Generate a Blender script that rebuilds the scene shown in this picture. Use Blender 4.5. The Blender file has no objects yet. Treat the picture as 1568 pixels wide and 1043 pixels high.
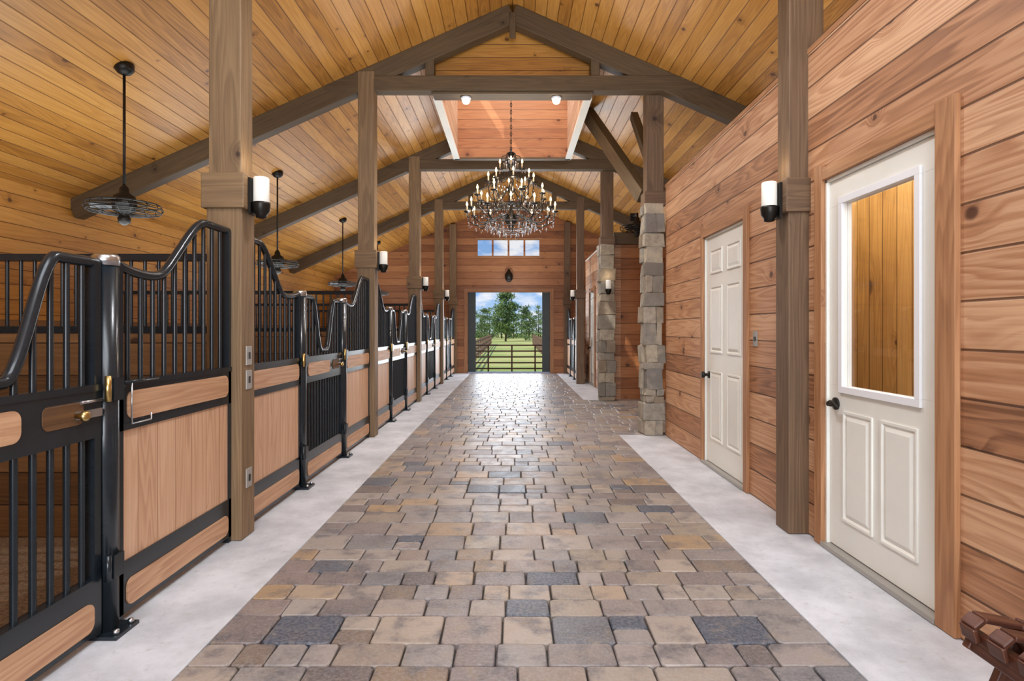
import bpy, math, random
from mathutils import Vector, Matrix
R = random.Random(7)
scene = bpy.context.scene
scene.view_settings.view_transform = 'Standard'

# ------------------------------------------------------------------ nodes
class NT:
    def __init__(s, name):
        s.mat = bpy.data.materials.new(name); s.mat.use_nodes = True
        s.nt = s.mat.node_tree; s.b = s.nt.nodes['Principled BSDF']
    def n(s, t, **kw):
        nd = s.nt.nodes.new(t)
        for k, v in kw.items(): setattr(nd, k, v)
        return nd
    def put(s, sock, v):
        if isinstance(v, bpy.types.NodeSocket): s.nt.links.new(v, sock)
        elif isinstance(v, tuple) and len(v) == 3 and sock.type == 'RGBA': sock.default_value = (*v, 1)
        else: sock.default_value = v
    def m(s, op, a, b=0.0, c=0.0, clamp=False):
        nd = s.n('ShaderNodeMath', operation=op); nd.use_clamp = clamp
        s.put(nd.inputs[0], a); s.put(nd.inputs[1], b); s.put(nd.inputs[2], c)
        return nd.outputs[0]
    def mr(s, v, a, b, c=0.0, d=1.0, smooth=True):
        nd = s.n('ShaderNodeMapRange'); nd.interpolation_type = 'SMOOTHSTEP' if smooth else 'LINEAR'
        for i, x in enumerate((v, a, b, c, d)): s.put(nd.inputs[i], x)
        return nd.outputs[0]
    def mix(s, f, a, b, blend='MIX'):
        nd = s.n('ShaderNodeMix', data_type='RGBA', blend_type=blend)
        s.put(nd.inputs[0], f); s.put(nd.inputs[6], a); s.put(nd.inputs[7], b)
        return nd.outputs[2]
    def comb(s, x, y, z):
        nd = s.n('ShaderNodeCombineXYZ')
        for i, v in enumerate((x, y, z)): s.put(nd.inputs[i], v)
        return nd.outputs[0]
    def noise(s, vec, scale, detail=3, rough=.55):
        nd = s.n('ShaderNodeTexNoise'); s.put(nd.inputs['Vector'], vec)
        nd.inputs['Scale'].default_value = scale; nd.inputs['Detail'].default_value = detail
        nd.inputs['Roughness'].default_value = rough
        return nd.outputs[0]
    def pos(s): return s.n('ShaderNodeNewGeometry').outputs['Position']
    def sep(s, v):
        nd = s.n('ShaderNodeSeparateXYZ'); s.put(nd.inputs[0], v); return nd.outputs
    def bump(s, h, strength=.3, dist=.01):
        nd = s.n('ShaderNodeBump'); nd.inputs['Strength'].default_value = strength
        nd.inputs['Distance'].default_value = dist; s.put(nd.inputs['Height'], h)
        s.nt.links.new(nd.outputs[0], s.b.inputs['Normal'])
    def set(s, **kw):
        for k, v in kw.items(): s.put(s.b.inputs[k.replace('_', ' ')], v)
        return s.mat

def wood(name, dark, mid, light, ax=(0, 2), uv=False, pw=.13, knot=2.0, ksize=.075, rough=.5, groove=.006, gdark=.35, vary=.5, grain=1.0, kprob=.5):
    t = NT(name)
    if uv:
        o = t.sep(t.n('ShaderNodeUVMap').outputs[0]); u, v = o[0], o[1]
    else:
        o = t.sep(t.pos()); u, v = o[ax[0]], o[ax[1]]
    if pw:
        q = t.m('DIVIDE', v, pw); idx = t.m('FLOOR', q); fr = t.m('FRACT', q)
        edge = t.m('MULTIPLY', t.m('MINIMUM', fr, t.m('SUBTRACT', 1.0, fr)), pw)
        gm = t.mr(edge, groove * .3, groove)
    else:
        idx = t.m('FLOOR', t.m('ADD', t.m('MULTIPLY', v, .0), 1.0)); gm = None
    wn = t.n('ShaderNodeTexWhiteNoise', noise_dimensions='1D'); t.put(wn.inputs['W'], idx)
    rv = wn.outputs['Value']
    uo = t.m('ADD', u, t.m('MULTIPLY', rv, 37.0))
    vk = t.n('ShaderNodeTexVoronoi'); vk.feature = 'F1'; vk.voronoi_dimensions = '2D'
    wob = t.m('MULTIPLY', t.m('SUBTRACT', t.noise(t.comb(t.m('MULTIPLY', uo, 9.0), t.m('MULTIPLY', v, 9.0), idx), 1.0, 2), .5), .03)
    t.put(vk.inputs['Vector'], t.comb(t.m('ADD', t.m('MULTIPLY', uo, .8), wob), t.m('ADD', v, t.m('MULTIPLY', idx, .37)), 0.0))
    vk.inputs['Scale'].default_value = knot
    kd = vk.outputs['Distance']
    pick = t.mr(t.sep(vk.outputs['Color'])[0], kprob, kprob + .02, 1, 0)
    kr = t.m('MULTIPLY', ksize, t.m('ADD', .35, t.m('POWER', t.sep(vk.outputs['Color'])[1], 1.6)))
    km = t.m('MULTIPLY', t.mr(kd, t.m('MULTIPLY', kr, .45), kr, 1, 0), pick)
    khalo = t.m('MULTIPLY', t.mr(kd, 0.0, t.m('MULTIPLY', kr, 4.0), 1, 0), pick)
    vv = t.m('ADD', t.m('MULTIPLY', v, 6.0), t.m('MULTIPLY', khalo, .5))
    big = t.noise(t.comb(t.m('MULTIPLY', uo, .4), vv, t.m('MULTIPLY', idx, 1.7)), 1.0, 2, .45)
    ring = t.m('FRACT', t.m('MULTIPLY', big, 16.0))
    ring = t.m('SUBTRACT', t.mr(ring, 0.0, .75, 0, 1), t.mr(ring, .8, 1.0, 0, 1))
    blot = t.noise(t.comb(t.m('MULTIPLY', uo, .8), t.m('MULTIPLY', v, 5.0), idx), 1.0, 3, .6)
    fine = t.noise(t.comb(t.m('MULTIPLY', uo, 2.0), t.m('MULTIPLY', v, 70.0), idx), 1.0, 4, .65)
    g = t.m('ADD', t.m('MULTIPLY', ring, .17 * grain), t.m('MULTIPLY', fine, .65))
    g = t.m('ADD', g, t.m('MULTIPLY', blot, .35))
    g = t.m('ADD', g, t.m('MULTIPLY', t.m('SUBTRACT', rv, .5), vary))
    g = t.m('SUBTRACT', g, t.m('MULTIPLY', khalo, .22))
    ramp = t.n('ShaderNodeValToRGB'); e = ramp.color_ramp.elements
    e[0].position = .18; e[0].color = (*dark, 1); e[1].position = .95; e[1].color = (*light, 1)
    k = e.new(.55); k.color = (*mid, 1)
    t.put(ramp.inputs[0], g)
    col = t.mix(t.m('MULTIPLY', km, .85), ramp.outputs[0], (dark[0] * .25, dark[1] * .18, dark[2] * .2))
    if gm is not None:
        col = t.mix(gm, t.mix(1.0, col, (gdark, gdark * .85, gdark * .75), 'MULTIPLY'), col)
        h = t.m('ADD', gm, t.m('MULTIPLY', fine, .12)); t.bump(h, .6, .006)
    else:
        t.bump(fine, .25, .004)
    t.set(Base_Color=col, Roughness=rough)
    return t.mat

def plain(name, col, rough=.5, metal=0.0, nz=0.0, scale=20, bump=0.0, **kw):
    t = NT(name)
    f = t.noise(t.pos(), scale, 5)
    c = t.mix(t.mr(f, .3, .7), tuple(x * (1 - nz) for x in col), tuple(min(1, x * (1 + nz)) for x in col))
    if bump: t.bump(f, bump, .01)
    t.set(Base_Color=c, Roughness=rough, Metallic=metal, **kw)
    return t.mat

def emis(name, col, st, base=(1, 1, 1)):
    t = NT(name); t.set(Base_Color=base, Emission_Color=col, Emission_Strength=st, Roughness=.4); return t.mat

CE = dict(dark=(.26, .100, .016), mid=(.49, .215, .038), light=(.64, .32, .075))
M_ceil = wood('ceiling_pine', **CE, ax=(1, 0), pw=.125, knot=2.6, ksize=.06, rough=.42, vary=.4, gdark=.42, kprob=.55)
M_gable = wood('gable_pine', **CE, ax=(0, 2), pw=.15, knot=2.6, ksize=.07, rough=.45, vary=.35)
M_sidepine = wood('side_pine', **CE, ax=(1, 2), pw=.15, knot=2.6, ksize=.07, rough=.45, vary=.35, kprob=.5)
WA = dict(dark=(.19, .080, .038), mid=(.42, .20, .098), light=(.64, .38, .22))
M_wallR = wood('cedar_wall', **WA, ax=(1, 2), pw=.187, knot=2.1, ksize=.085, rough=.55, groove=.007, gdark=.3, vary=.5, grain=1.5, kprob=.45)
WB = dict(dark=(.17, .055, .018), mid=(.33, .125, .042), light=(.46, .20, .075))
M_back = wood('back_wall_wood', **WB, ax=(0, 2), pw=.187, knot=2.2, ksize=.08, rough=.5, gdark=.3)
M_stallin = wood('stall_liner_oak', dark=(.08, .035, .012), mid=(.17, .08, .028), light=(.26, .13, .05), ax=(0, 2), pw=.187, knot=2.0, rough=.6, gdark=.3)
M_room = wood('room_pine', dark=(.36, .16, .025), mid=(.60, .31, .07), light=(.75, .43, .12), ax=(2, 1), pw=.15, knot=2.6, ksize=.13, rough=.45, kprob=.7)
M_panel = wood('stall_fir', dark=(.40, .21, .12), mid=(.60, .36, .22), light=(.72, .49, .33), ax=(2, 1), pw=.14, knot=1.3, ksize=.05, rough=.5, groove=.003, gdark=.65, vary=.2, kprob=.15, grain=1.3)
M_board = wood('stall_board', dark=(.38, .19, .10), mid=(.60, .36, .21), light=(.76, .50, .32), ax=(1, 2), pw=0, knot=1.3, ksize=.04, rough=.5, kprob=.2)
M_beam = wood('beam_wood', dark=(.060, .034, .014), mid=(.12, .074, .033), light=(.21, .135, .065), uv=True, pw=0, knot=1.8, ksize=.05, rough=.6, kprob=.35, grain=.7)
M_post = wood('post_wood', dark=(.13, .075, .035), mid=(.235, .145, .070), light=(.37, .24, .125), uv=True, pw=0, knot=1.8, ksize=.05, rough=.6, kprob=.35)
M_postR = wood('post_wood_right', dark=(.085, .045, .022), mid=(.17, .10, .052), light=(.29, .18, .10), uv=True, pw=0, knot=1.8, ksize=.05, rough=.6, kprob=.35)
M_trim = wood('trim_wood', dark=(.26, .11, .045), mid=(.45, .22, .10), light=(.62, .36, .19), uv=True, pw=0, knot=1.2, ksize=.04, rough=.55, kprob=.3)
M_chair = wood('chair_wood', dark=(.05, .014, .008), mid=(.12, .042, .022), light=(.22, .09, .05), uv=True, pw=0, knot=1, kprob=.0, rough=.4)
M_black = plain('black_steel', (.011, .016, .021), .25, .0, .1)
M_dark = plain('dark_bronze', (.02, .017, .014), .4, .6)
M_silver = plain('galvanised', (.55, .56, .58), .3, 1.0)
M_brass = plain('brass', (.6, .42, .16), .3, 1.0)
M_white = plain('white_paint', (.80, .79, .73), .4, 0, .03, 3)
M_white2 = plain('white_vinyl', (.84, .85, .88), .35)
M_plate = plain('plate_grey', (.38, .36, .33), .45, .3)
M_shade = emis('frosted_glass', (1, .93, .8), .15, (.84, .82, .76))
M_bulb = emis('bulb', (1, .62, .28), 9)
M_flood = emis('flood_bulb', (1, .82, .55), 16)
M_candle = plain('candle', (.62, .5, .34), .5)
M_shav = plain('shavings', (.20, .13, .075), .9, 0, .4, 60, .5)
M_joint = plain('joint_sand', (.09, .08, .075), .95, 0, .3, 90)
M_rust = plain('gate_pipe', (.16, .07, .04), .6, .2)
M_fence = plain('fence_wood', (.20, .12, .08), .8)
M_bark = plain('bark', (.09, .06, .04), .9)
M_doorblk = plain('door_dark', (.02, .026, .024), .4, 0, .2)

t = NT('concrete')
p = t.pos()
n1 = t.noise(p, 3, 6, .65); n2 = t.noise(p, 120, 3, .7); n3 = t.noise(p, 18, 5, .7)
c = t.mix(t.mr(n1, .3, .7), (.47, .485, .52), (.70, .72, .77))
c = t.mix(t.mr(n3, .55, .8, 0, .75), c, (.38, .36, .34)); c = t.mix(t.mr(n2, .58, .78, 0, .5), c, (.33, .32, .33))
t.bump(n2, .3, .004); M_conc = t.set(Base_Color=c, Roughness=.55)

t = NT('tumbled_pavers')
at = t.n('ShaderNodeAttribute'); at.attribute_name = 'rnd'
ramp = t.n('ShaderNodeValToRGB'); ramp.color_ramp.interpolation = 'LINEAR'
pal = [(0, (.045, .065, .105)), (.08, (.10, .115, .145)), (.14, (.29, .26, .245)), (.32, (.19, .15, .145)), (.45, (.36, .315, .29)), (.6, (.33, .27, .20)), (.72, (.24, .18, .165)), (.82, (.40, .34, .29)), (.92, (.40, .26, .13)), (1, (.11, .095, .10))]
e = ramp.color_ramp.elements
e[0].position = 0; e[0].color = (*pal[0][1], 1); e[1].position = 1; e[1].color = (*pal[-1][1], 1)
for q, cc in pal[1:-1]: k = e.new(q); k.color = (*cc, 1)
t.put(ramp.inputs[0], at.outputs['Fac'])
p = t.pos(); a = t.noise(p, 9, 5, .65); b = t.noise(p, 70, 4, .7)
off = t.n('ShaderNodeVectorMath', operation='ADD'); t.put(off.inputs[0], p); t.put(off.inputs[1], t.comb(at.outputs['Fac'], t.m('MULTIPLY', at.outputs['Fac'], 31.0), 0.0))
d = t.noise(off.outputs[0], 7, 4, .6)
c = t.mix(t.mr(d, .45, .7, 0, .8), ramp.outputs[0], (.085, .082, .095))
c = t.mix(t.mr(a, .52, .75, 0, .5), c, (.36, .28, .18))
c = t.mix(t.mr(b, .35, .75, 0, .4), c, (.44, .42, .42))
t.bump(t.m('ADD', b, t.m('MULTIPLY', a, .8)), .5, .006)
M_pav = t.set(Base_Color=c, Roughness=t.mr(a, .3, .7, .28, .5))

t = NT('ledge_stone')
at = t.n('ShaderNodeAttribute'); at.attribute_name = 'rnd'
ramp = t.n('ShaderNodeValToRGB'); e = ramp.color_ramp.elements
pal = [(0, (.20, .18, .15)), (.3, (.40, .35, .28)), (.5, (.28, .21, .14)), (.75, (.50, .44, .34)), (1, (.19, .18, .17))]
e[0].position = 0; e[0].color = (*pal[0][1], 1); e[1].position = 1; e[1].color = (*pal[-1][1], 1)
for q, cc in pal[1:-1]: k = e.new(q); k.color = (*cc, 1)
t.put(ramp.inputs[0], at.outputs['Fac'])
p = t.pos(); a = t.noise(p, 14, 6, .7); b = t.noise(p, 5, 3)
c = t.mix(t.mr(a, .35, .7, 0, .6), ramp.outputs[0], (.17, .14, .11)); c = t.mix(t.mr(b, .5, .7, 0, .5), c, (.50, .42, .30))
t.bump(a, .9, .02); M_stone = t.set(Base_Color=c, Roughness=.8)

t = NT('window_glass'); gl = t.n('ShaderNodeBsdfGlossy'); gl.inputs['Roughness'].default_value = .03
tr = t.n('ShaderNodeBsdfTransparent'); mx = t.n('ShaderNodeMixShader'); mx.inputs[0].default_value = .07
t.put(mx.inputs[1], tr.outputs[0]); t.put(mx.inputs[2], gl.outputs[0])
t.put(t.nt.nodes['Material Output'].inputs[0], mx.outputs[0]); M_glass = t.mat
t = NT('crystal'); gl = t.n('ShaderNodeBsdfGlossy'); gl.inputs['Roughness'].default_value = .08
tr = t.n('ShaderNodeBsdfTransparent'); mx = t.n('ShaderNodeMixShader'); mx.inputs[0].default_value = .55
tr.inputs[0].default_value = (.95, .95, .97, 1)
t.put(mx.inputs[1], tr.outputs[0]); t.put(mx.inputs[2], gl.outputs[0]); t.put(t.nt.nodes['Material Output'].inputs[0], mx.outputs[0]); M_cry = t.mat
t = NT('grass'); p = t.pos(); a = t.noise(p, .25, 4); b = t.noise(p, 9, 4)
c = t.mix(t.mr(a, .35, .65), (.24, .34, .06), (.50, .48, .15)); c = t.mix(t.mr(b, .4, .7, 0, .5), c, (.50, .46, .20))
M_grass = t.set(Base_Color=c, Roughness=.9)
t = NT('foliage'); p = t.pos(); a = t.noise(p, .8, 4)
c = t.mix(t.mr(a, .35, .65), (.06, .11, .035), (.19, .28, .09)); M_leaf = t.set(Base_Color=c, Roughness=.7)

# ------------------------------------------------------------------ mesh builder
class MB:
    def __init__(s): s.V = []; s.F = []; s.M = []; s.U = []; s.R = []; s.S = []; s.mats = []
    def mi(s, m):
        if m not in s.mats: s.mats.append(m)
        return s.mats.index(m)
    def face(s, idx, mat, uv=None, rnd=0.0, smooth=False):
        s.F.append(idx); s.M.append(s.mi(mat)); s.R.append(rnd); s.S.append(smooth)
        s.U.append(uv if uv else [(0, 0)] * len(idx))
    def box(s, p0, p1, mat, mtx=None, rnd=0.0, jit=0.0):
        x0, y0, z0 = p0; x1, y1, z1 = p1
        L = [(x0, y0, z0), (x1, y0, z0), (x1, y1, z0), (x0, y1, z0), (x0, y0, z1), (x1, y0, z1), (x1, y1, z1), (x0, y1, z1)]
        dm = [abs(x1 - x0), abs(y1 - y0), abs(z1 - z0)]; la = dm.index(max(dm))
        o = len(s.V); ou = R.uniform(0, 50); ov = R.uniform(0, 50)
        for q in L:
            v = Vector(q) + Vector([R.uniform(-jit, jit) for _ in range(3)])
            s.V.append(tuple(mtx @ v) if mtx else tuple(v))
        for f, na in (((0, 3, 2, 1), 2), ((4, 5, 6, 7), 2), ((0, 1, 5, 4), 1), ((2, 3, 7, 6), 1), ((1, 2, 6, 5), 0), ((3, 0, 4, 7), 0)):
            a = [i for i in range(3) if i != na]
            if la in a: ua = la; va = [i for i in a if i != la][0]
            else: ua, va = a
            uv = [(L[i][ua] + ou, L[i][va] + ov + na * .41) for i in f]
            s.face([o + i for i in f], mat, uv, rnd)
    def beam(s, a, b, w, h, mat, up=(0, 0, 1)):
        a = Vector(a); b = Vector(b); d = b - a; L = d.length; x = d.normalized()
        y = Vector(up).cross(x).normalized(); z = x.cross(y)
        m = Matrix((x, y, z)).transposed().to_4x4(); m.translation = a
        s.box((0, -w / 2, -h / 2), (L, w / 2, h / 2), mat, m)
    def tube(s, pts, r, mat, seg=8, closed=False, caps=True):
        pts = [Vector(q) for q in pts]; n = len(pts); o = len(s.V)
        rr = r if isinstance(r, (list, tuple)) else [r] * n
        ref = None
        for i in range(n):
            if closed: d = pts[(i + 1) % n] - pts[i - 1]
            else: d = pts[min(i + 1, n - 1)] - pts[max(i - 1, 0)]
            d.normalize()
            if ref is None:
                ref = Vector((0, 0, 1)) if abs(d.z) < .9 else Vector((1, 0, 0))
            u = (ref - d * ref.dot(d)).normalized(); v = d.cross(u); ref = u
            for k in range(seg):
                a = 2 * math.pi * k / seg
                s.V.append(tuple(pts[i] + (u * math.cos(a) + v * math.sin(a)) * rr[i]))
        for i in range(n if closed else n - 1):
            j = (i + 1) % n
            for k in range(seg):
                l = (k + 1) % seg
                s.face([o + i * seg + k, o + i * seg + l, o + j * seg + l, o + j * seg + k], mat, smooth=True)
        if not closed and caps:
            s.face([o + k for k in range(seg)][::-1], mat); s.face([o + (n - 1) * seg + k for k in range(seg)], mat)
    def lathe(s, prof, c, mat, seg=16, axis='Z', smooth=True):
        o = len(s.V); c = Vector(c)
        for r, z in prof:
            r = max(r, .0005)
            for k in range(seg):
                a = 2 * math.pi * k / seg
                q = Vector((r * math.cos(a), r * math.sin(a), z))
                if axis == 'X': q = Vector((q.z, q.x, q.y))
                if axis == 'Y': q = Vector((q.x, q.z, q.y))
                s.V.append(tuple(c + q))
        for i in range(len(prof) - 1):
            for k in range(seg):
                l = (k + 1) % seg
                s.face([o + i * seg + k, o + i * seg + l, o + (i + 1) * seg + l, o + (i + 1) * seg + k], mat, smooth=smooth)
        s.face([o + k for k in range(seg)][::-1], mat); s.face([o + (len(prof) - 1) * seg + k for k in range(seg)], mat)
    def prism(s, poly, axis, t0, t1, mat, rnd=0.0):
        o = len(s.V); n = len(poly)
        for t_ in (t0, t1):
            for a, b in poly:
                s.V.append({'Y': (a, t_, b), 'X': (t_, a, b), 'Z': (a, b, t_)}[axis])
        s.face([o + i for i in range(n)][::-1], mat, [poly[i] for i in range(n)][::-1], rnd)
        s.face([o + n + i for i in range(n)], mat, [poly[i] for i in range(n)], rnd)
        for i in range(n):
            j = (i + 1) % n
            s.face([o + i, o + j, o + n + j, o + n + i], mat, [(0, 0), (.1, 0), (.1, .1), (0, .1)], rnd)
    def octa(s, c, r, h, mat):
        o = len(s.V); x, y, z = c
        s.V += [(x, y, z + h * .35), (x + r, y, z), (x, y + r, z), (x - r, y, z), (x, y - r, z), (x, y, z - h * .65)]
        for k in range(4):
            l = (k + 1) % 4
            s.face([o, o + 1 + k, o + 1 + l], mat); s.face([o + 5, o + 1 + l, o + 1 + k], mat)
    def make(s, name, bevel=0.0, parent=None, fixn=True):
        me = bpy.data.meshes.new(name); me.from_pydata(s.V, [], s.F)
        for m in s.mats: me.materials.append(m)
        me.polygons.foreach_set('material_index', s.M); me.polygons.foreach_set('use_smooth', s.S)
        uvl = me.uv_layers.new(name='UVMap'); flat = [c for f in s.U for q in f for c in q]
        uvl.data.foreach_set('uv', flat)
        at = me.attributes.new('rnd', 'FLOAT', 'FACE'); at.data.foreach_set('value', s.R)
        me.update()
        if fixn:
            import bmesh
            bm = bmesh.new(); bm.from_mesh(me); bmesh.ops.recalc_face_normals(bm, faces=bm.faces); bm.to_mesh(me); bm.free()
        ob = bpy.data.objects.new(name, me); scene.collection.objects.link(ob)
        if bevel:
            md = ob.modifiers.new('bevel', 'BEVEL'); md.width = bevel; md.segments = 2; md.limit_method = 'ANGLE'
        if parent: ob.parent = parent
        return ob

def sm(t): t = max(0, min(1, t)); return t * t * (3 - 2 * t)

# ------------------------------------------------------------------ constants
SL = .444; RZ = 4.87; HW = 4.95
def cz(x): return RZ - SL * abs(x)
POST = [.11, 3.34, 6.57, 9.80, 13.03]; BACK = 16.3; NEAR = -4.5
SH = (-.89, .89, 6.80, 9.25)   # cupola shaft

# ------------------------------------------------------------------ shell
b = MB(); b.box((-HW - .2, NEAR, -.2), (HW + .2, BACK + .15, -.03), M_joint); b.make('floor')
b = MB(); b.box((-1.75, NEAR, -.03), (-1.17, BACK + .1, -.002), M_conc)
b.make('floor_concrete_strip_left', .004)
b = MB(); b.box((1.22, NEAR, -.03), (1.80, 6.72, -.002), M_conc); b.box((1.22, 10.06, -.03), (1.80, BACK + .1, -.002), M_conc)
b.make('floor_concrete_strip_right', .004)
b = MB(); b.box((-HW, NEAR, -.03), (-1.75, BACK, .0), M_shav); b.make('floor_stall_bedding')
b = MB(); b.box((1.80, NEAR, -.03), (HW, 6.72, .0), M_conc); b.box((1.80, 10.1, -.03), (HW, BACK, .0), M_conc); b.make('floor_room_slab')

b = MB()
def paver(x0, x1, y0, y1):
    g = .0028; x0 += g; x1 -= g; y0 += g; y1 -= g
    dz = R.uniform(-.0025, .0015); j = lambda: R.uniform(-.003, .002); bv = .006
    out = [(x0 + j(), y0 + j()), (x1 + j(), y0 + j()), (x1 + j(), y1 + j()), (x0 + j(), y1 + j())]
    pts = []
    cx = sum(q[0] for q in out) / 4; cy = sum(q[1] for q in out) / 4
    for i in range(4):
        p_, q_, n_ = Vector(out[i - 1]), Vector(out[i]), Vector(out[(i + 1) % 4]); c_ = R.uniform(.004, .014)
        pts.append(q_ + (p_ - q_).normalized() * c_); pts.append(q_ + (n_ - q_).normalized() * c_)
    o = len(b.V); rnd = R.random()
    for q in pts: b.V.append((q.x, q.y, -.03))
    for q in pts: b.V.append((q.x, q.y, -.007 + dz))
    for q in pts:
        w = (q - Vector((cx, cy))); L = w.length; w = w * ((L - bv) / L)
        b.V.append((cx + w.x, cy + w.y, dz))
    for ring in (0, 8):
        for i in range(8):
            k = (i + 1) % 8
            b.face([o + ring + i, o + ring + k, o + ring + 8 + k, o + ring + 8 + i], M_pav, rnd=rnd, smooth=ring == 8)
    b.face([o + 16 + i for i in range(8)], M_pav, rnd=rnd)
def field(xa, xb, ya, yb):
    y = ya
    while y < yb - .05:
        h = R.choice([.15, .15, .22, .22])
        if y + h > yb - .1: h = yb - y
        x = xa
        while x < xb - .01:
            w = R.choice([.12, .155, .19, .225, .25]) if h < .2 else R.choice([.15, .2, .24, .27])
            if xb - (x + w) < .09: w = xb - x
            if w > .32: w = w / 2
            if h > .2 and w < .17 and R.random() < .6:
                paver(x, x + w, y, y + h / 2); paver(x, x + w, y + h / 2, y + h)
            else: paver(x, x + w, y, y + h)
            x += w
        y += h
field(-1.17, 1.22, 1.0, 6.72); field(-1.17, HW, 6.72, 10.06); field(-1.17, 1.22, 10.06, BACK + .1)
b.make('paver_floor', fixn=False)

b = MB()
def slab(x0, x1, y0, y1):
    b.prism([(x0, cz(x0)), (x1, cz(x1)), (x1, cz(x1) + .06), (x0, cz(x0) + .06)], 'Y', y0, y1, M_ceil)
for sx in (-1, 1):
    for (xa, xb_, ya, yb_) in ((0, HW + .3, NEAR - .3, SH[2]), (0, HW + .3, SH[3], BACK + .6), (.89, HW + .3, SH[2], SH[3])):
        slab(sx * xa, sx * xb_, ya, yb_)
b.make('ceiling')

b = MB(); b.box((-HW - .12, NEAR, 0), (-HW, BACK, cz(HW)), M_sidepine); b.make('wall_left')
b = MB(); b.box((HW, NEAR, 0), (HW + .12, BACK, cz(HW)), M_sidepine); b.make('wall_right_outer')
b = MB()
WY0, WY1 = BACK, BACK + .12
dx0, dx1, dzt = -1.24, 1.04, 2.24; wx0, wx1, wz0, wz1 = -.99, .77, 3.25, 3.70
b.prism([(-HW, 0), (dx0, 0), (dx0, cz(dx0)), (-HW, cz(HW))], 'Y', WY0, WY1, M_back)
b.prism([(dx1, 0), (HW, 0), (HW, cz(HW)), (dx1, cz(dx1))], 'Y', WY0, WY1, M_back)
b.box((dx0, WY0, dzt), (dx1, WY1, wz0), M_back)
b.box((dx0, WY0, wz0), (wx0, WY1, wz1), M_back); b.box((wx1, WY0, wz0), (dx1, WY1, wz1), M_back)
b.prism([(dx0, wz1), (dx1, wz1), (dx1, cz(dx1)), (0, RZ), (dx0, cz(dx0))], 'Y', WY0, WY1, M_back)
b.make('wall_back')
b = MB()
b.prism([(-HW, 0), (-1.7, 0), (-1.7, cz(1.7)), (-HW, cz(HW))], 'Y', NEAR - .12, NEAR, M_back)
b.prism([(1.7, 0), (HW, 0), (HW, cz(HW)), (1.7, cz(1.7))], 'Y', NEAR - .12, NEAR, M_back)
b.prism([(-1.7, 3.1), (1.7, 3.1), (1.7, cz(1.7)), (0, RZ), (-1.7, cz(1.7))], 'Y', NEAR - .12, NEAR, M_back)
b.make('wall_front')

b = MB()
n = 4; ww = (wx1 - wx0) / n
b.box((wx0 - .05, WY0 - .02, wz0 - .05), (wx1 + .05, WY0 + .03, wz0), M_trim); b.box((wx0 - .05, WY0 - .02, wz1), (wx1 + .05, WY0 + .03, wz1 + .05), M_trim)
for i in range(n + 1):
    x = wx0 + i * ww; b.box((x - .025, WY0 - .015, wz0), (x + .025, WY0 + .05, wz1), M_back)
b.box((wx0, WY0 + .03, wz0), (wx1, WY0 + .036, wz1), M_glass)
b.make('window_1')
b = MB()
b.box((dx0 - .1, WY0 - .03, 0), (dx0, WY0, dzt + .1), M_trim); b.box((dx1, WY0 - .03, 0), (dx1 + .1, WY0, dzt + .1), M_trim)
b.box((dx0, WY0 - .03, dzt), (dx1, WY0, dzt + .1), M_trim); b.make('trim_1')
for (xa, xb_) in ((dx0, dx0 + .21), (dx1 - .21, dx1)):
    b = MB(); b.box((xa, WY0 + .14, .02), (xb_, WY0 + .18, dzt), M_doorblk)
    for zz in (.05, .9, 1.3, 2.1): b.box((xa, WY0 + .125, zz), (xb_, WY0 + .14, zz + .1), M_doorblk)
    for xx in (xa, xb_ - .05): b.box((xx, WY0 + .123, .02), (xx + .05, WY0 + .14, dzt), M_doorblk)
    b.make('sliding_barn_door')

# ------------------------------------------------------------------ posts
def post(x0, x1, y, stone=False, mat=None):
    mat = mat or M_post
    b = MB(); yb = y + .17; zt = cz(x0 if abs(x0) > abs(x1) else x1)
    if not stone:
        b.box((x0, y, 0), (x1, yb, 1.9), mat); b.box((x0 + .008, y + .008, 2.08), (x1 - .008, yb - .008, zt), mat)
        b.box((x0 - .022, y - .022, 1.89), (x1 + .022, yb + .022, 2.09), mat)
    else:
        b.box((x0 + .01, y, 2.6), (x1 - .01, yb, zt), mat)
        b.box((x0 - .015, y - .02, 2.62), (x1 + .015, yb + .02, 2.78), mat)
    return b.make('timber_post', .006)
def pilaster(x0, x1, y):
    b = MB(); yb = y + .24; z = 0.0
    b.box((x0 + .03, y + .03, 0), (x1 - .03, yb - .03, 2.6), M_stone, rnd=.5)
    while z < 2.6:
        h = R.uniform(.07, .30)
        if z + h > 2.55: h = 2.64 - z
        if R.random() < .6:
            segs = [(0, 1)]
        else:
            c_ = R.uniform(.35, .65); segs = [(0, c_), (c_, 1)]
        for a_, c_ in segs:
            xa = x0 + (x1 - x0) * a_; xb_ = x0 + (x1 - x0) * c_; q = R.uniform(-.02, .02)
            b.box((xa - (.0 if a_ else q), y - R.uniform(-.01, .02), z), (xb_ + (q if c_ == 1 else 0), y + .12, z + h - .002), M_stone, rnd=R.random(), jit=.012)
        xa = x0 - R.uniform(-.01, .025)
        b.box((xa, y + .11, z), (x1, yb + R.uniform(-.01, .02), z + h - .002), M_stone, rnd=R.random(), jit=.012)
        z += h
    return b.make('stone_pilaster', .010)
for y in POST: post(-1.74, -1.54, y)
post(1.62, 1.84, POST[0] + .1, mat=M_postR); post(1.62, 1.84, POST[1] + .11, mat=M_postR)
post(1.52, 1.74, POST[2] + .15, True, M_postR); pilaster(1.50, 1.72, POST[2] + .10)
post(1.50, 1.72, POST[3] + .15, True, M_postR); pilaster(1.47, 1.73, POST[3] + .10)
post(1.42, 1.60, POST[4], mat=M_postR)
post(-1.74, -1.54, BACK - .19); post(1.42, 1.60, BACK - .19, mat=M_postR)

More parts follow.
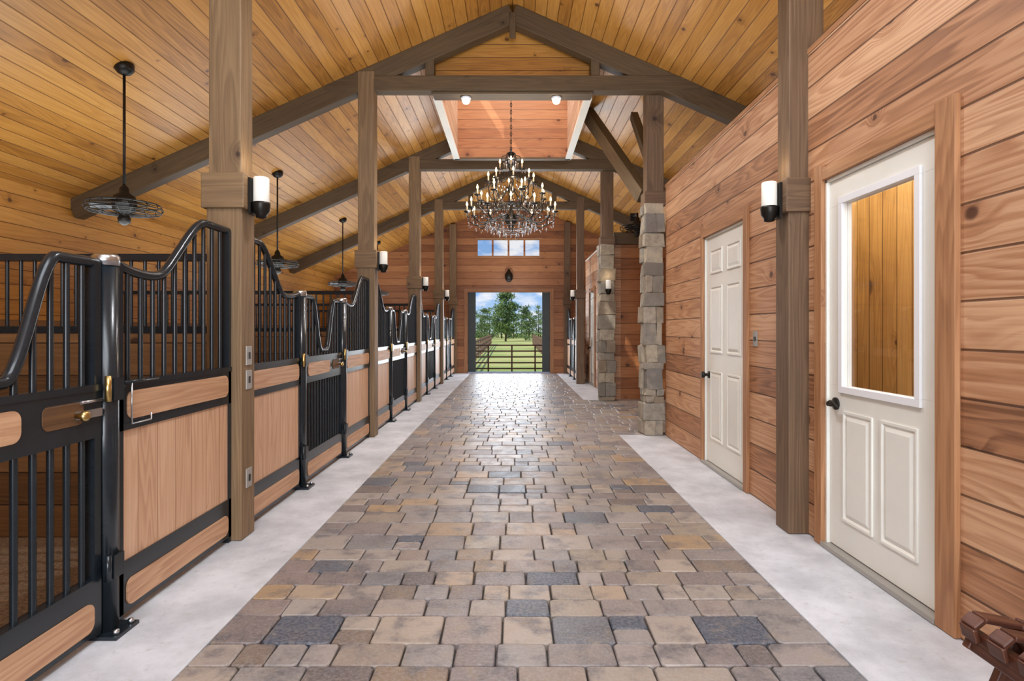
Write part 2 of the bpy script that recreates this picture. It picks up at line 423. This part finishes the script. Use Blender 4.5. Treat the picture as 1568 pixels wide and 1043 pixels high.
# ------------------------------------------------------------------ trusses
def truss(y, struts=True):
    b = MB(); yc = y + .085; w = .14; h = .22
    for sx in (-1, 1):
        a = (sx * HW, yc, cz(HW) - h / 2 * 1.09); e_ = (0, yc, RZ - h / 2 * 1.09)
        b.beam(a, e_, w, h, M_beam)
    b.box((-2.1, yc - .075, 3.88), (2.1, yc + .075, 4.05), M_beam)
    if struts:
        for sx in (-1, 1): b.box((sx * .93 - .05, yc - .06, 4.05), (sx * .93 + .05, yc + .06, cz(.93) - .2), M_beam)
        b.box((-.035, yc - .09, 4.46), (.035, yc - .07, RZ - .12), M_beam)
    return b.make('roof_truss', .006)
for y in POST[2:]: truss(y)
for y in POST[:2]: truss(y, False)
b = MB()
b.beam((1.56, 6.98, 2.78), (1.05, 8.5, 4.38), .13, .17, M_beam)
b.beam((1.60, 7.0, 3.3), (1.60, 7.75, 4.02), .09, .11, M_beam)
b.make('roof_valley_brace', .005)
b = MB(); b.box((1.74, 10.0, 2.66), (HW, 10.1, 2.86), M_beam); b.make('recess_header_beam', .005)

# ------------------------------------------------------------------ cupola
b = MB(); x0, x1, y0, y1 = SH; zb = 3.90; zt = 5.35
M_shin = wood('cupola_wood', dark=(.38, .20, .11), mid=(.60, .38, .24), light=(.76, .55, .40), ax=(1, 2), pw=.15, knot=2.2, rough=.5)
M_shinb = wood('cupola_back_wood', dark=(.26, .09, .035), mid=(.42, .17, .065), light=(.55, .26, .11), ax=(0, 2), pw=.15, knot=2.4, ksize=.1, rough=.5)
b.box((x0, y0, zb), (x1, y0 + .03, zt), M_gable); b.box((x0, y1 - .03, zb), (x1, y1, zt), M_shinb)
b.box((x0, y0 + .03, zb), (x0 + .03, y1 - .03, zt), M_shin); b.box((x1 - .03, y0 + .03, zb), (x1, y1 - .03, zt), M_shin)
for x in (x0, x1 - .08):
    for y in (y0, y1 - .08): b.box((x, y, zt), (x + .08, y + .08, 5.95), M_white)
for y in (y0 + .7, y0 + 1.6):
    for x in (x0, x1 - .06): b.box((x, y, zt), (x + .06, y + .06, 5.95), M_white)
b.prism([(x0 - .2, 5.93), (x1 + .2, 5.93), (0, 6.45)], 'Y', y0 - .2, y1 + .2, M_white)
b.box((x0 - .02, y1 - .05, zb - .03), (x1 + .02, y1 + .03, zb), M_beam)
for x in (x0 - .03, x1 - .06): b.box((x, y0, zb - .03), (x + .09, y1, zb), M_white)
b.make('cupola')
b = MB(); b.box((-.9, 6.60, 3.85), (.9, 6.79, 3.875), M_beam)
for x in (-.53, .50):
    b.lathe([(.055, 0), (.06, -.015), (.045, -.03)], (x, 6.70, 3.85), M_white2, 16)
    b.lathe([(.04, -.03), (.045, -.045), (.03, -.07), (.0, -.078)], (x, 6.70, 3.85), M_flood, 16)
b.make('soffit_downlights')

# ------------------------------------------------------------------ stall fronts
def fixed(b, x, ya, yb, hi):
    L = yb - ya; T = .022
    def top(y):
        t_ = (y - ya) / L if hi > 0 else (yb - y) / L
        return 1.47 - .03 * math.sin(min(1, t_ / .45) * math.pi) + .29 * sm((t_ - .3) / .45)
    N = 28
    b.tube([(x, ya + L * i / N, top(ya + L * i / N)) for i in range(N + 1)], .021, M_black, 10)
    nb = max(6, int(L / .082))
    for i in range(1, nb):
        y = ya + L * i / nb
        b.tube([(x, y, .97), (x, y, top(y))], .0105, M_black, 8, caps=False)
    lower(b, x, ya, yb, False)
    for y in (ya, yb - .03): b.box((x - T, y, .0), (x + T, y + .03, top(y + .015)), M_black)
def stadium(b, x, ya, yb, za, zb, tk, mat=None):
    r = (zb - za) * .32; pts = []
    for cx, cy, a0 in ((yb - r, za + r, -90), (yb - r, zb - r, 0), (ya + r, zb - r, 90), (ya + r, za + r, 180)):
        for k in range(7):
            a = math.radians(a0 + k * 15); pts.append((cx + r * math.cos(a), cy + r * math.sin(a)))
    b.prism(pts, 'X', x - tk, x + tk, mat or M_board)
def lower(b, x, ya, yb, bars):
    T = .022
    b.box((x - T, ya, .03), (x + T, yb, .245), M_black)
    stadium(b, x, ya + .045, yb - .045, .055, .165, T + .006)
    b.box((x - T, ya, .785), (x + T, yb, .985), M_black)
    b.box((x - T - .004, ya, .965), (x + T + .004, yb, .99), M_black)
    if not bars:
        stadium(b, x, ya + .05, yb - .045, .828, .945, T + .006)
        b.box((x - .015, ya + .03, .245), (x + .015, yb - .03, .785), M_panel)
    else:
        stadium(b, x, ya + .06, yb - .38, .835, .94, T + .006)
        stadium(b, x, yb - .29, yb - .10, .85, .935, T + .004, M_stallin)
        nb = int((yb - ya) / .07)
        for i in range(1, nb):
            y = ya + (yb - ya) * i / nb
            b.tube([(x, y, .24), (x, y, .79)], .0115, M_black, 8, caps=False)
def gate(b, x, ya, yb):
    T = .02; yc = (ya + yb) / 2; L = yb - ya
    def top(y): return 1.03 + .43 * sm((abs(y - yc) - .07) / .22) - .02 * sm((abs(y - yc) - .45) / .1)
    N = 56
    b.tube([(x, ya + L * i / N, top(ya + L * i / N)) for i in range(N + 1)], .021, M_black, 10)
    nb = int(L / .075)
    for i in range(1, nb):
        y = ya + L * i / nb; b.tube([(x, y, .97), (x, y, top(y))], .0105, M_black, 8, caps=False)
    lower(b, x, ya, yb, True)
    for y in (ya, yb - .035): b.box((x - T, y, .02), (x + T, y + .035, top(y + .02)), M_black)
    b.box((x + .026, yb - .14, .87), (x + .040, yb - .02, .90), M_silver)
    b.tube([(x + .03, yb - .12, .93), (x + .03, yb - .01, .93)], .006, M_silver, 8)
    b.lathe([(.008, .02), (.012, .045), (.020, .055), (.020, .066), (.01, .075)], (x, yb - .14, .885), M_brass, 14, 'X')
def column(b, x, y):
    b.lathe([(.046, .012), (.046, 1.455)], (x, y, 0), M_black, 24)
    b.lathe([(.049, 1.455), (.049, 1.49), (.04, 1.50), (0, 1.502)], (x, y, 0), M_silver, 24)
    b.box((x - .07, y - .07, -.002), (x + .09, y + .07, .012), M_black)
    for q in (-.045, .045): b.lathe([(.012, .012), (.012, .028), (.004, .032)], (x + .072, y + q, 0), M_silver, 8)
    for z in (.22, .92):
        b.box((x + .035, y - .03, z), (x + .055, y + .03, z + .09), M_black)
        b.lathe([(.012, 0), (.012, .1)], (x + .045, y - .05, z), M_brass if z > .5 else M_black, 10)
XS = -1.62
for k in range(5):
    a = POST[k] + .17; e_ = POST[k + 1] if k < 4 else BACK - .19
    c1 = a + .97; c2 = e_ - 1.0
    b = MB()
    fixed(b, XS, a, c1 - .045, -1); fixed(b, XS, c2 + .045, e_, 1); column(b, XS, c1); column(b, XS, c2)
    if k == 0:
        y = c2 + .1; b.tube([(XS + .04, y, .985), (XS + .04, y, .81), (XS + .04, y + .13, .81), (XS + .04, y + .13, .84)], .004, M_silver, 8)
        b.tube([(XS + .04, y - .05, .985), (XS + .04, y + .18, .985)], .007, M_black, 8)
    b.make('stall_front')
    b = MB(); gate(b, XS, c1 + .055, c2 - .055); b.make('stall_gate')
XR = 1.52
b = MB(); fixed(b, XR, 13.2, 14.15, -1); fixed(b, XR, 15.2, BACK - .19, 1); column(b, XR, 14.2); column(b, XR, 15.15); b.make('stall_front')
b = MB(); gate(b, XR, 14.255, 15.095); b.make('stall_gate')
for y in POST:
    b = MB(); yc = y + .085
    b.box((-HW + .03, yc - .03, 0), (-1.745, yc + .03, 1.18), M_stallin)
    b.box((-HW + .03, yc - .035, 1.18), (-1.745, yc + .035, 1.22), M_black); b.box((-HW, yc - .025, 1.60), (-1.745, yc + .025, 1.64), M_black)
    n = 40
    for i in range(1, n):
        x = -HW + (HW - 1.74) * i / n; b.tube([(x, yc, 1.2), (x, yc, 1.62)], .0105, M_black, 6, caps=False)
    b.make('stall_partition')
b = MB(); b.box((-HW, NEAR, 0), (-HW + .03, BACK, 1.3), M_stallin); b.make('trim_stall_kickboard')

# ------------------------------------------------------------------ right partition wall with doors
XW = 1.74; PH = 2.82
D1 = (2.39, 3.27); D2 = (4.38, 5.33); DH = 2.03
b = MB()
def wseg(y0, y1, z0, z1): b.box((XW, y0, z0), (XW + .12, y1, z1), M_wallR)
wseg(NEAR, D1[0], 0, PH); wseg(D1[1], D2[0], 0, PH); wseg(D2[1], 6.68, 0, PH)
wseg(D1[0], D1[1], DH, PH); wseg(D2[0], D2[1], DH, PH)
b.box((XW + .12, 6.56, 0), (HW, 6.68, PH), M_back)
b.make('wall_right')
D3 = (12.35, 13.2)
b = MB(); wseg(10.1, D3[0], 0, PH); wseg(D3[0], D3[1], DH, PH); wseg(D3[1], 14.0, 0, PH)
b.box((XW + .12, 10.1, 0), (HW, 10.22, PH - .1), M_back); b.make('wall_right_far')
b = MB(); b.box((XW - .005, NEAR, PH), (XW + .13, 6.70, PH + .03), M_trim); b.box((XW - .005, 10.1, PH), (XW + .13, 14.0, PH + .03), M_white); b.make('trim_wall_cap')
b = MB(); b.box((2.55, .5, 0), (2.6, 6.5, 2.7), M_room); b.make('wall_room_interior')

def trimset(y0, y1, nm, left=.075, right=.11):
    b = MB(); x0, x1 = XW - .025, XW
    b.box((x0, y0 - right, 0), (x1, y0, DH + .09), M_trim); b.box((x0, y1, 0), (x1, y1 + left, DH + .09), M_trim)
    b.box((x0 + .005, y0, DH), (x1, y1, DH + .07), M_trim)
    b.box((XW, y0, 0), (XW + .12, y0 + .018, DH), M_white); b.box((XW, y1 - .018, 0), (XW + .12, y1, DH), M_white); b.box((XW, y0, DH - .018), (XW + .12, y1, DH), M_white)
    b.box((XW - .03, y0, 0), (XW + .12, y1, .025), M_plate)
    return b.make(nm, .003)
trimset(*D1, 'trim_2'); trimset(*D2, 'trim_3', .04, .07); trimset(*D3, 'trim_4', .04, .04)
def rpanel(b, x, y0, y1, z0, z1):
    def fr(a, d, xo, xi):
        ya, yb, za, zb = y0 + a, y1 - a, z0 + a, z1 - a; yc, yd, zc, zd = y0 + d, y1 - d, z0 + d, z1 - d
        o = len(b.V)
        b.V.extend([(xo, ya, za), (xo, yb, za), (xo, yb, zb), (xo, ya, zb), (xi, yc, zc), (xi, yd, zc), (xi, yd, zd), (xi, yc, zd)])
        for i in range(4):
            k = (i + 1) % 4; b.face([o + i, o + k, o + 4 + k, o + 4 + i], M_white)
    fr(0, .012, x - .009, x - .009); fr(-.0, .0, x, x - .009); fr(.012, .022, x - .009, x + .0); fr(.022, .045, x + 0.0, x - .010)
    o = len(b.V); d = .045
    b.V.extend([(x - .010, y0 + d, z0 + d), (x - .010, y1 - d, z0 + d), (x - .010, y1 - d, z1 - d), (x - .010, y0 + d, z1 - d)])
    b.face([o, o + 1, o + 2, o + 3], M_white)
def lever(b, x, y, z):
    b.lathe([(.034, 0), (.034, -.010), (.018, -.016), (.013, -.05), (.0, -.055)], (x, y, z), M_dark, 20, 'X')
    b.tube([(x - .045, y, z), (x - .05, y - .03, z + .012), (x - .05, y - .07, z + .004), (x - .05, y - .105, z - .012)], [.011, .012, .010, .007], M_dark, 8)
def knob(b, x, y, z):
    b.lathe([(.032, 0), (.032, -.008), (.014, -.014), (.012, -.035), (.028, -.045), (.03, -.06), (.02, -.072)], (x, y, z), M_dark, 20, 'X')
def hinges(b, x, y):
    for z in (.22, 1.0, 1.8): b.lathe([(.007, 0), (.007, .09)], (x - .008, y, z), M_silver, 8)
DXF = XW + .015
def slab6(D, nm):
    b = MB(); y0, y1 = D[0] + .02, D[1] - .02
    b.box((DXF, y0, .03), (DXF + .04, y1, DH - .02), M_white); W = y1 - y0
    st = .115 * W / .9; pw_ = (W - 3 * st) / 2
    for j in range(2):
        ya = y0 + st + j * (pw_ + st)
        for za, zb in ((.24, .84), (1.0, 1.58), (1.69, 1.9)): rpanel(b, DXF, ya, ya + pw_, za, zb)
    knob(b, DXF, y1 - .07, .80); hinges(b, DXF, y0); b.make(nm)
slab6(D2, 'door_2'); slab6(D3, 'door_3')
b = MB(); y0, y1 = D1[0] + .02, D1[1] - .02; gy0, gy1, gz0, gz1 = y0 + .14, y1 - .14, .90, 1.87
b.box((DXF, y0, .03), (DXF + .04, y1, gz0), M_white); b.box((DXF, y0, gz1), (DXF + .04, y1, DH - .02), M_white)
b.box((DXF, y0, gz0), (DXF + .04, gy0, gz1), M_white); b.box((DXF, gy1, gz0), (DXF + .04, y1, gz1), M_white)
f = .035
b.box((DXF - .014, gy0 - f, gz0 - f), (DXF, gy1 + f, gz0), M_white2); b.box((DXF - .014, gy0 - f, gz1), (DXF, gy1 + f, gz1 + f), M_white2)
b.box((DXF - .014, gy0 - f, gz0), (DXF, gy0, gz1), M_white2); b.box((DXF - .014, gy1, gz0), (DXF, gy1 + f, gz1), M_white2)
b.box((DXF + .015, gy0, gz0), (DXF + .021, gy1, gz1), M_glass)
for j in range(2):
    ya = y0 + .13 + j * .32; rpanel(b, DXF, ya, ya + .255, .19, .77)
lever(b, DXF, y1 - .065, .80)
hinges(b, DXF, y0); b.make('door_1', .0015)

# ------------------------------------------------------------------ sconces
def sconce(xf, s, y, z0=1.885, front=False):
    b = MB()
    if front: cx, cy = xf, y - .065
    else: cx, cy = xf + s * .06, y
    if front: b.box((xf - .03, y - .015, z0 - .02), (xf + .03, y, z0 + .12), M_dark); b.tube([(xf, y, z0 + .02), (xf, cy, z0 + .02)], .012, M_dark, 8)
    else: b.box((min(xf, xf + s * .015), y - .04, z0 - .02), (max(xf, xf + s * .015), y + .04, z0 + .19), M_dark); b.tube([(xf, y, z0 + .02), (cx, cy, z0 + .02)], .012, M_dark, 8)
    b.lathe([(.012, -.04), (.03, -.035), (.03, -.02), (.046, .0), (.05, .04), (.05, .052), (.04, .052)], (cx, cy, z0), M_dark, 20)
    b.lathe([(.04, .05), (.044, .055), (.044, .19), (.040, .197), (.02, .199)], (cx, cy, z0), M_shade, 20)
    b.make('wall_sconce')
    l = bpy.data.lights.new('sconce_lamp', 'POINT'); l.energy = .7; l.color = (1, .85, .62); l.shadow_soft_size = .03
    o = bpy.data.objects.new('sconce_lamp', l); o.location = (cx, cy, z0 + .28); scene.collection.objects.link(o)
for y in POST[1:]: sconce(-1.517, 1, y + .07)
sconce(1.597, -1, POST[1] + .18)
sconce(1.60, 1, POST[3] + .07, 1.83, front=True); sconce(1.397, -1, POST[4] + .07)

b = MB()
for z in (1.05, .91, .34):
    b.box((-1.54, POST[1] + .05, z - .055), (-1.533, POST[1] + .12, z + .055), M_plate)
    b.box((-1.533, POST[1] + .075, z - .02), (-1.529, POST[1] + .095, z + .02), M_dark)
b.make('switch_plates', .002)
b = MB(); b.box((XW - .007, 4.17, 1.08), (XW, 4.24, 1.19), M_plate); b.box((XW - .011, 4.19, 1.12), (XW - .007, 4.22, 1.15), M_dark); b.make('light_switch', .002)

# ------------------------------------------------------------------ caged ceiling fans
def fan(x, y, zf, zc=None, wall=None):
    b = MB()
    if wall is None:
        zc = cz(x)
        b.lathe([(.075, .02), (.075, -.03), (.05, -.06), (.015, -.075)], (x, y, zc), M_dark, 20)
        b.lathe([(.011, zf + .12), (.011, zc - .05)], (x, y, 0), M_dark, 10)
    else:
        b.tube([(x, wall, zf + .25), (x, y, zf + .25), (x, y, zf + .1)], .015, M_dark, 8)
        b.box((x - .05, wall - .02, zf + .18), (x + .05, wall, zf + .32), M_dark)
    b.lathe([(.015, .2), (.035, .17), (.04, .13), (.085, .10), (.095, .03), (.08, -.02), (.04, -.04), (.04, -.07), (.05, -.08), (.045, -.12), (.01, -.14)], (x, y, zf), M_dark, 24)
    for k in range(4):
        a = k * math.pi / 2 + .5
        m = Matrix.Translation((x, y, zf + .01)) @ Matrix.Rotation(a, 4, 'Z') @ Matrix.Rotation(math.radians(14), 4, 'X')
        b.box((.07, -.045, -.004), (.24, .045, .004), M_dark, m)
    for rz, rr in ((.035, .27), (-.025, .27), (.0, .285), (.05, .18), (-.04, .18)):
        b.tube([(x + rr * math.cos(q * math.pi / 16), y + rr * math.sin(q * math.pi / 16), zf + rz) for q in range(32)], .005, M_dark, 6, closed=True)
    for q in range(16):
        a = q * math.pi / 8; c_, s_ = math.cos(a), math.sin(a)
        b.tube([(x + r * c_, y + r * s_, zf + z) for r, z in ((.08, .06), (.18, .05), (.27, .035), (.285, 0), (.27, -.025), (.18, -.04), (.05, -.05))], .003, M_dark, 5)
    b.make('ceiling_fan')
fan(-3.27, 4.95, 2.22); fan(-3.3, 8.25, 2.12); fan(-3.35, 11.6, 2.10); fan(-3.35, 14.6, 2.1)
fan(2.05, 9.65, 2.86, wall=10.0)

# ------------------------------------------------------------------ chandelier
b = MB(); CX, CY = -.02, 8.0
z = 3.66
while z < 5.9:
    odd = int(round(z / .05)) % 2
    pts = [(CX + (.012 * math.cos(q * math.pi / 4) if odd else 0), CY + (0 if odd else .012 * math.cos(q * math.pi / 4)), z + .03 * math.sin(q * math.pi / 4)) for q in range(8)]
    b.tube(pts, .005, M_dark, 5, closed=True); z += .05
b.lathe([(.01, 3.66), (.02, 3.62), (.06, 3.60), (.03, 3.57), (.015, 3.5), (.035, 3.42), (.015, 3.34), (.02, 3.2), (.05, 3.1), (.02, 3.0), (.015, 2.85), (.05, 2.75), (.09, 2.68), (.03, 2.6), (.02, 2.52), (.0, 2.48)], (CX, CY, 0), M_dark, 18)
tiers = [(.60, 2.80, 12, 2.70, 0), (.47, 3.0, 8, 2.86, .3), (.31, 3.2, 8, 3.05, .1), (.15, 3.38, 4, 3.28, 0)]
for Rr, zt_, n, zi, ph in tiers:
    for k in range(n):
        a = 2 * math.pi * k / n + ph; c_, s_ = math.cos(a), math.sin(a)
        P = lambda r, z: (CX + r * c_, CY + r * s_, z)
        b.tube([P(.03, zi + .04), P(Rr * .2, zi + .06), P(Rr * .4, zi), P(Rr * .6, zi - .07), P(Rr * .8, zi - .08), P(Rr * .95, zi - .02), P(Rr, zt_)], .0085, M_dark, 6)
        b.tube([P(Rr * .5, zi - .04), P(Rr * .6, zi + .05), P(Rr * .75, zi + .06), P(Rr * .78, zi), P(Rr * .7, zi - .01)], .006, M_dark, 5)
        c = (CX + Rr * c_, CY + Rr * s_, zt_)
        b.lathe([(.01, -.01), (.04, .0), (.045, .012), (.012, .014)], c, M_dark, 10)
        b.lathe([(.011, .01), (.011, .085)], c, M_candle, 8)
        b.lathe([(.006, .085), (.014, .10), (.013, .115), (.003, .145)], c, M_bulb, 8)
        for j in range(4):
            a2 = j * math.pi / 2 + a
            b.octa((c[0] + .04 * math.cos(a2), c[1] + .04 * math.sin(a2), zt_ - .035), .009, .055, M_cry)
        for rr, dz in ((.8, -.13), (.55, -.12), (.95, -.08)): b.octa((*P(Rr * rr, 0)[:2], zi + dz), .010, .07, M_cry)
for Rr, zt_, n, zi, ph in tiers[:3]:
    for k in range(n):
        a = 2 * math.pi * k / n + ph; a1 = a + 2 * math.pi / n
        for j in range(1, 6):
            q = j / 6; aa = a + (a1 - a) * q
            b.octa((CX + Rr * .97 * math.cos(aa), CY + Rr * .97 * math.sin(aa), zt_ - .02 - .16 * math.sin(q * math.pi)), .007, .025, M_cry)
for Rr, z, n in ((.34, 2.60, 20), (.26, 2.56, 16), (.18, 2.52, 12), (.10, 2.48, 8), (.06, 3.52, 6), (.09, 3.46, 8)):
    b.tube([(CX + Rr * math.cos(q * math.pi / 12), CY + Rr * math.sin(q * math.pi / 12), z + .03) for q in range(24)], .005, M_dark, 5, closed=True)
    for k in range(n):
        a = 2 * math.pi * k / n; b.octa((CX + Rr * math.cos(a), CY + Rr * math.sin(a), z), .013, .10, M_cry)
for j in range(6):
    a = j * math.pi / 3; c_, s_ = math.cos(a), math.sin(a)
    b.tube([(CX + r * c_, CY + r * s_, z) for r, z in ((.03, 3.58), (.12, 3.56), (.14, 3.48), (.07, 3.44), (.10, 3.5))], .006, M_dark, 5)
    b.tube([(CX + r * c_, CY + r * s_, z) for r, z in ((.36, 2.63), (.30, 2.72), (.12, 2.74), (.04, 2.7))], .006, M_dark, 5)
b.make('crystal_chandelier')

b = MB(); lx, ly, lz = -.10, BACK - .1, 2.52
b.box((lx - .05, BACK - .02, lz), (lx + .05, BACK, lz + .3), M_dark)
b.lathe([(.0, 0), (.05, .01), (.09, .05), (.11, .12), (.11, .2), (.07, .26), (.04, .3), (.05, .32), (.0, .36)], (lx, ly, lz), M_dark, 16)
b.tube([(lx + .1 * math.cos(q * math.pi / 8), ly, lz + .3 + .08 * math.sin(q * math.pi / 8)) for q in range(9)], .006, M_dark, 6)
b.make('wall_ornament')  # dark oval wall ornament, given a lantern-like shape

# ------------------------------------------------------------------ low slatted wooden chair, bottom right corner
b = MB(); ya, yb = 1.08, 1.74
n = 7
for i in range(n):
    y = ya + .03 + (yb - ya - .06) * i / (n - 1)
    P = [(1.335, .30), (1.325, .34), (1.355, .365), (1.46, .345), (1.66, .25)]
    for (xa, za), (xb_, zb_) in zip(P, P[1:]): b.beam((xa, y, za), (xb_, y, zb_), .055, .016, M_chair)
b.box((1.34, ya, .26), (1.365, yb, .325), M_chair)
b.beam((1.46, ya, .32), (1.46, yb, .32), .03, .03, M_chair)
for y in (ya + .01, yb - .01):
    b.beam((1.34, y, .29), (1.70, y, .12), .025, .05, M_chair)
    b.beam((1.39, y + .02, 0.0), (1.53, y + .02, .33), .025, .05, M_chair)
    b.beam((1.68, y - .02, 0.0), (1.48, y - .02, .33), .025, .05, M_chair)
for i in range(6):
    y = ya + .04 + i * .09; b.beam((1.64, y, .25), (1.715, y, .90), .018, .07, M_chair, up=(0, 1, 0))
b.box((1.69, ya, .7), (1.71, 1.58, .76), M_chair)
b.make('slatted_wooden_chair', .004)

# ------------------------------------------------------------------ outside
b = MB(); b.box((-150, 16.45, -.6), (150, 260, -.32), M_grass); b.make('ground')
b = MB(); b.box((-1.6, 16.43, -.31), (1.6, 17.6, -.05), M_conc); b.make('doorstep_apron')
b = MB(); gy = 18.2; gz = [-.25, .0, .18, .36, .54, .72]
for z in gz: b.tube([(-1.5, gy, z), (1.4, gy, z)], .022, M_rust, 8)
for x in (-1.5, -.75, -.02, .7, 1.4): b.tube([(x, gy, -.3), (x, gy, .74)], .024, M_rust, 8)
b.make('pipe_gate')
for sx, xx in ((-1, -1.7), (1, 1.6)):
    b = MB()
    x_at = lambda y: xx + sx * (y - 18.6) * .012
    y = 18.6
    while y < 62:
        x = x_at(y); b.box((x - .05, y - .05, -.35), (x + .05, y + .05, .72), M_fence)
        for z in (-.05, .27, .6): b.beam((x, y, z), (x_at(y + 2.6), y + 2.6, z), .04, .09, M_fence)
        y += 2.6
    b.make('paddock_fence')
def tree(b, x, y, h, w, n, conic=True, base=-.35, low=.05):
    b.tube([(x, y, base), (x + .02 * h, y, base + h * .5), (x, y, base + h * .97)], [h * .022, h * .015, h * .004], M_bark, 7)
    nc = max(10, n // 45)
    cl = []
    for i in range(nc):
        t_ = R.uniform(low, 1); rad = w * ((1 - t_) ** .6 if conic else math.sin(math.pi * min(1, (t_ - low + .12) / (1.1 - low))) ** .6) + .05 * w
        a = R.uniform(0, 6.28); q = rad * R.uniform(.2, 1); cl.append((x + q * math.cos(a), y + q * math.sin(a), base + h * t_, h * R.uniform(.04, .075)))
    for i in range(n):
        cx, cy, cz_, cr = R.choice(cl)
        p_ = Vector((cx + R.gauss(0, cr), cy + R.gauss(0, cr), cz_ + R.gauss(0, cr * .5))); s_ = h * .03
        o = len(b.V)
        for k in range(3): b.V.append(tuple(p_ + Vector([R.uniform(-s_, s_) for _ in range(3)])))
        b.face([o, o + 1, o + 2], M_leaf)
b = MB(); tree(b, -.9, 76, 6.3, 1.7, 5200, False, low=.2); b.make('pine_tree', fixn=False)
b = MB(); tree(b, 1.9, 84, 4.9, 1.6, 2600, True); b.make('pine_tree', fixn=False)
b = MB(); tree(b, -4.2, 88, 4.6, 1.7, 2600, False); b.make('pine_tree', fixn=False)
b = MB()
for i in range(95):
    x = -30 + i * .64 + R.uniform(-.3, .3); tree(b, x, R.uniform(100, 120), R.uniform(4.2, 6.0), R.uniform(1.3, 2.0), 700, R.random() < .4, low=0)
b.make('tree_line', fixn=False)

# ------------------------------------------------------------------ world
w = bpy.data.worlds.new('World'); scene.world = w; w.use_nodes = True; nt = w.node_tree
tc = nt.nodes.new('ShaderNodeTexCoord'); sp = nt.nodes.new('ShaderNodeSeparateXYZ'); nt.links.new(tc.outputs['Generated'], sp.inputs[0])
rp = nt.nodes.new('ShaderNodeValToRGB'); e = rp.color_ramp.elements
e[0].position = 0; e[0].color = (.62, .78, .95, 1); e[1].position = .35; e[1].color = (.16, .33, .75, 1)
k = e.new(.06); k.color = (.30, .53, .90, 1)
nt.links.new(sp.outputs[2], rp.inputs[0])
mp = nt.nodes.new('ShaderNodeMapping'); mp.inputs['Scale'].default_value = (9, 9, 26); nt.links.new(tc.outputs['Generated'], mp.inputs[0])
nz = nt.nodes.new('ShaderNodeTexNoise'); nz.inputs['Scale'].default_value = 1.6; nz.inputs['Detail'].default_value = 6; nt.links.new(mp.outputs[0], nz.inputs['Vector'])
mr = nt.nodes.new('ShaderNodeMapRange'); mr.inputs[1].default_value = .48; mr.inputs[2].default_value = .62; nt.links.new(nz.outputs[0], mr.inputs[0])
mx = nt.nodes.new('ShaderNodeMix'); mx.data_type = 'RGBA'; nt.links.new(mr.outputs[0], mx.inputs[0]); nt.links.new(rp.outputs[0], mx.inputs[6]); mx.inputs[7].default_value = (.95, .96, 1, 1)
nt.links.new(mx.outputs[2], nt.nodes['Background'].inputs[0]); nt.nodes['Background'].inputs[1].default_value = 1.0

# ------------------------------------------------------------------ lights
LK = 1.1
def area(nm, loc, rot, sx, sy, en, col=(1, 1, 1)):
    l = bpy.data.lights.new(nm, 'AREA'); l.shape = 'RECTANGLE'; l.size = sx; l.size_y = sy; l.energy = en * LK; l.color = col
    o = bpy.data.objects.new(nm, l); o.location = loc; o.rotation_euler = [math.radians(q) for q in rot]; scene.collection.objects.link(o)
def spot(nm, loc, en, col=(1, .97, .93), ang=150, rot=(0, 0, 0)):
    l = bpy.data.lights.new(nm, 'SPOT'); l.energy = en * LK; l.color = col; l.spot_size = math.radians(ang); l.spot_blend = .6; l.shadow_soft_size = .03
    o = bpy.data.objects.new(nm, l); o.location = loc; o.rotation_euler = [math.radians(q) for q in rot]; scene.collection.objects.link(o)
s = bpy.data.lights.new('sun', 'SUN'); s.energy = 3.8; s.angle = .01; s.color = (1, .95, .86)
o = bpy.data.objects.new('sun', s); o.rotation_euler = (math.radians(28), math.radians(-32), 0); scene.collection.objects.link(o)
CO = (.86, .93, 1)
area('front_fill', (0, NEAR + .1, 1.7), (90, 0, 0), 3.2, 3.0, 350, CO)  # added fill at the unseen near end, behind the camera
area('daylight_back_door', (-.1, BACK - .05, 1.15), (-90, 0, 0), 1.8, 2.1, 80, CO)
area('high_front_fill', (0, .2, 4.0), (20, 0, 0), 2.6, 1.6, 130, CO)  # added overhead fill for the near floor, out of view
area('cupola_skylight', (0, 8.0, 5.85), (0, 0, 0), 1.5, 2.2, 60, (.95, .97, 1))
for k in range(5):
    y = POST[k] + 1.7
    area('stall_upfill', (-3.3, y, 1.75), (180, 0, 0), 1.4, 1.4, 27, CO)  # added upward fill over the stalls, no fixture there
    area('room_upfill', (3.4, y, 2.5), (180, 0, 0), 1.4, 1.4, 15, CO)  # added fill aimed up above the rooms, not a real lamp
    area('aisle_upfill', (0, y + .2, 2.2), (180, 0, 0), 1.0, 1.2, 26, CO)  # fill for the aisle ceiling, added without any fixture
    if k: spot('truss_fill', (0, POST[k] + .085, 3.84), 125, (.93, .96, 1))  # added downward fill under the tie beam, no barn lamp there
for x in (-.53, .50): spot('soffit_lamp', (x, 6.70, 3.76), 30, (1, .85, .62), 120)
l = bpy.data.lights.new('chandelier_glow', 'POINT'); l.energy = 25; l.color = (1, .8, .55); l.shadow_soft_size = .05
o = bpy.data.objects.new('chandelier_glow', l); o.location = (CX, CY - .3, 3.05); scene.collection.objects.link(o)
area('door_room_fill', (2.2, 3.4, 2.65), (0, 0, 0), .5, 3.0, 40, CO)  # added fill to brighten the wall behind the door glass

# ------------------------------------------------------------------ camera
cam = bpy.data.cameras.new('Camera'); co = bpy.data.objects.new('Camera', cam); scene.collection.objects.link(co)
co.location = (0, 0, 1.2); co.rotation_euler = (math.radians(90), 0, 0)
cam.sensor_width = 36; cam.lens = 36 * 900 / 1568; cam.shift_y = -.0105; cam.shift_x = -.0005; cam.clip_end = 500
scene.camera = co
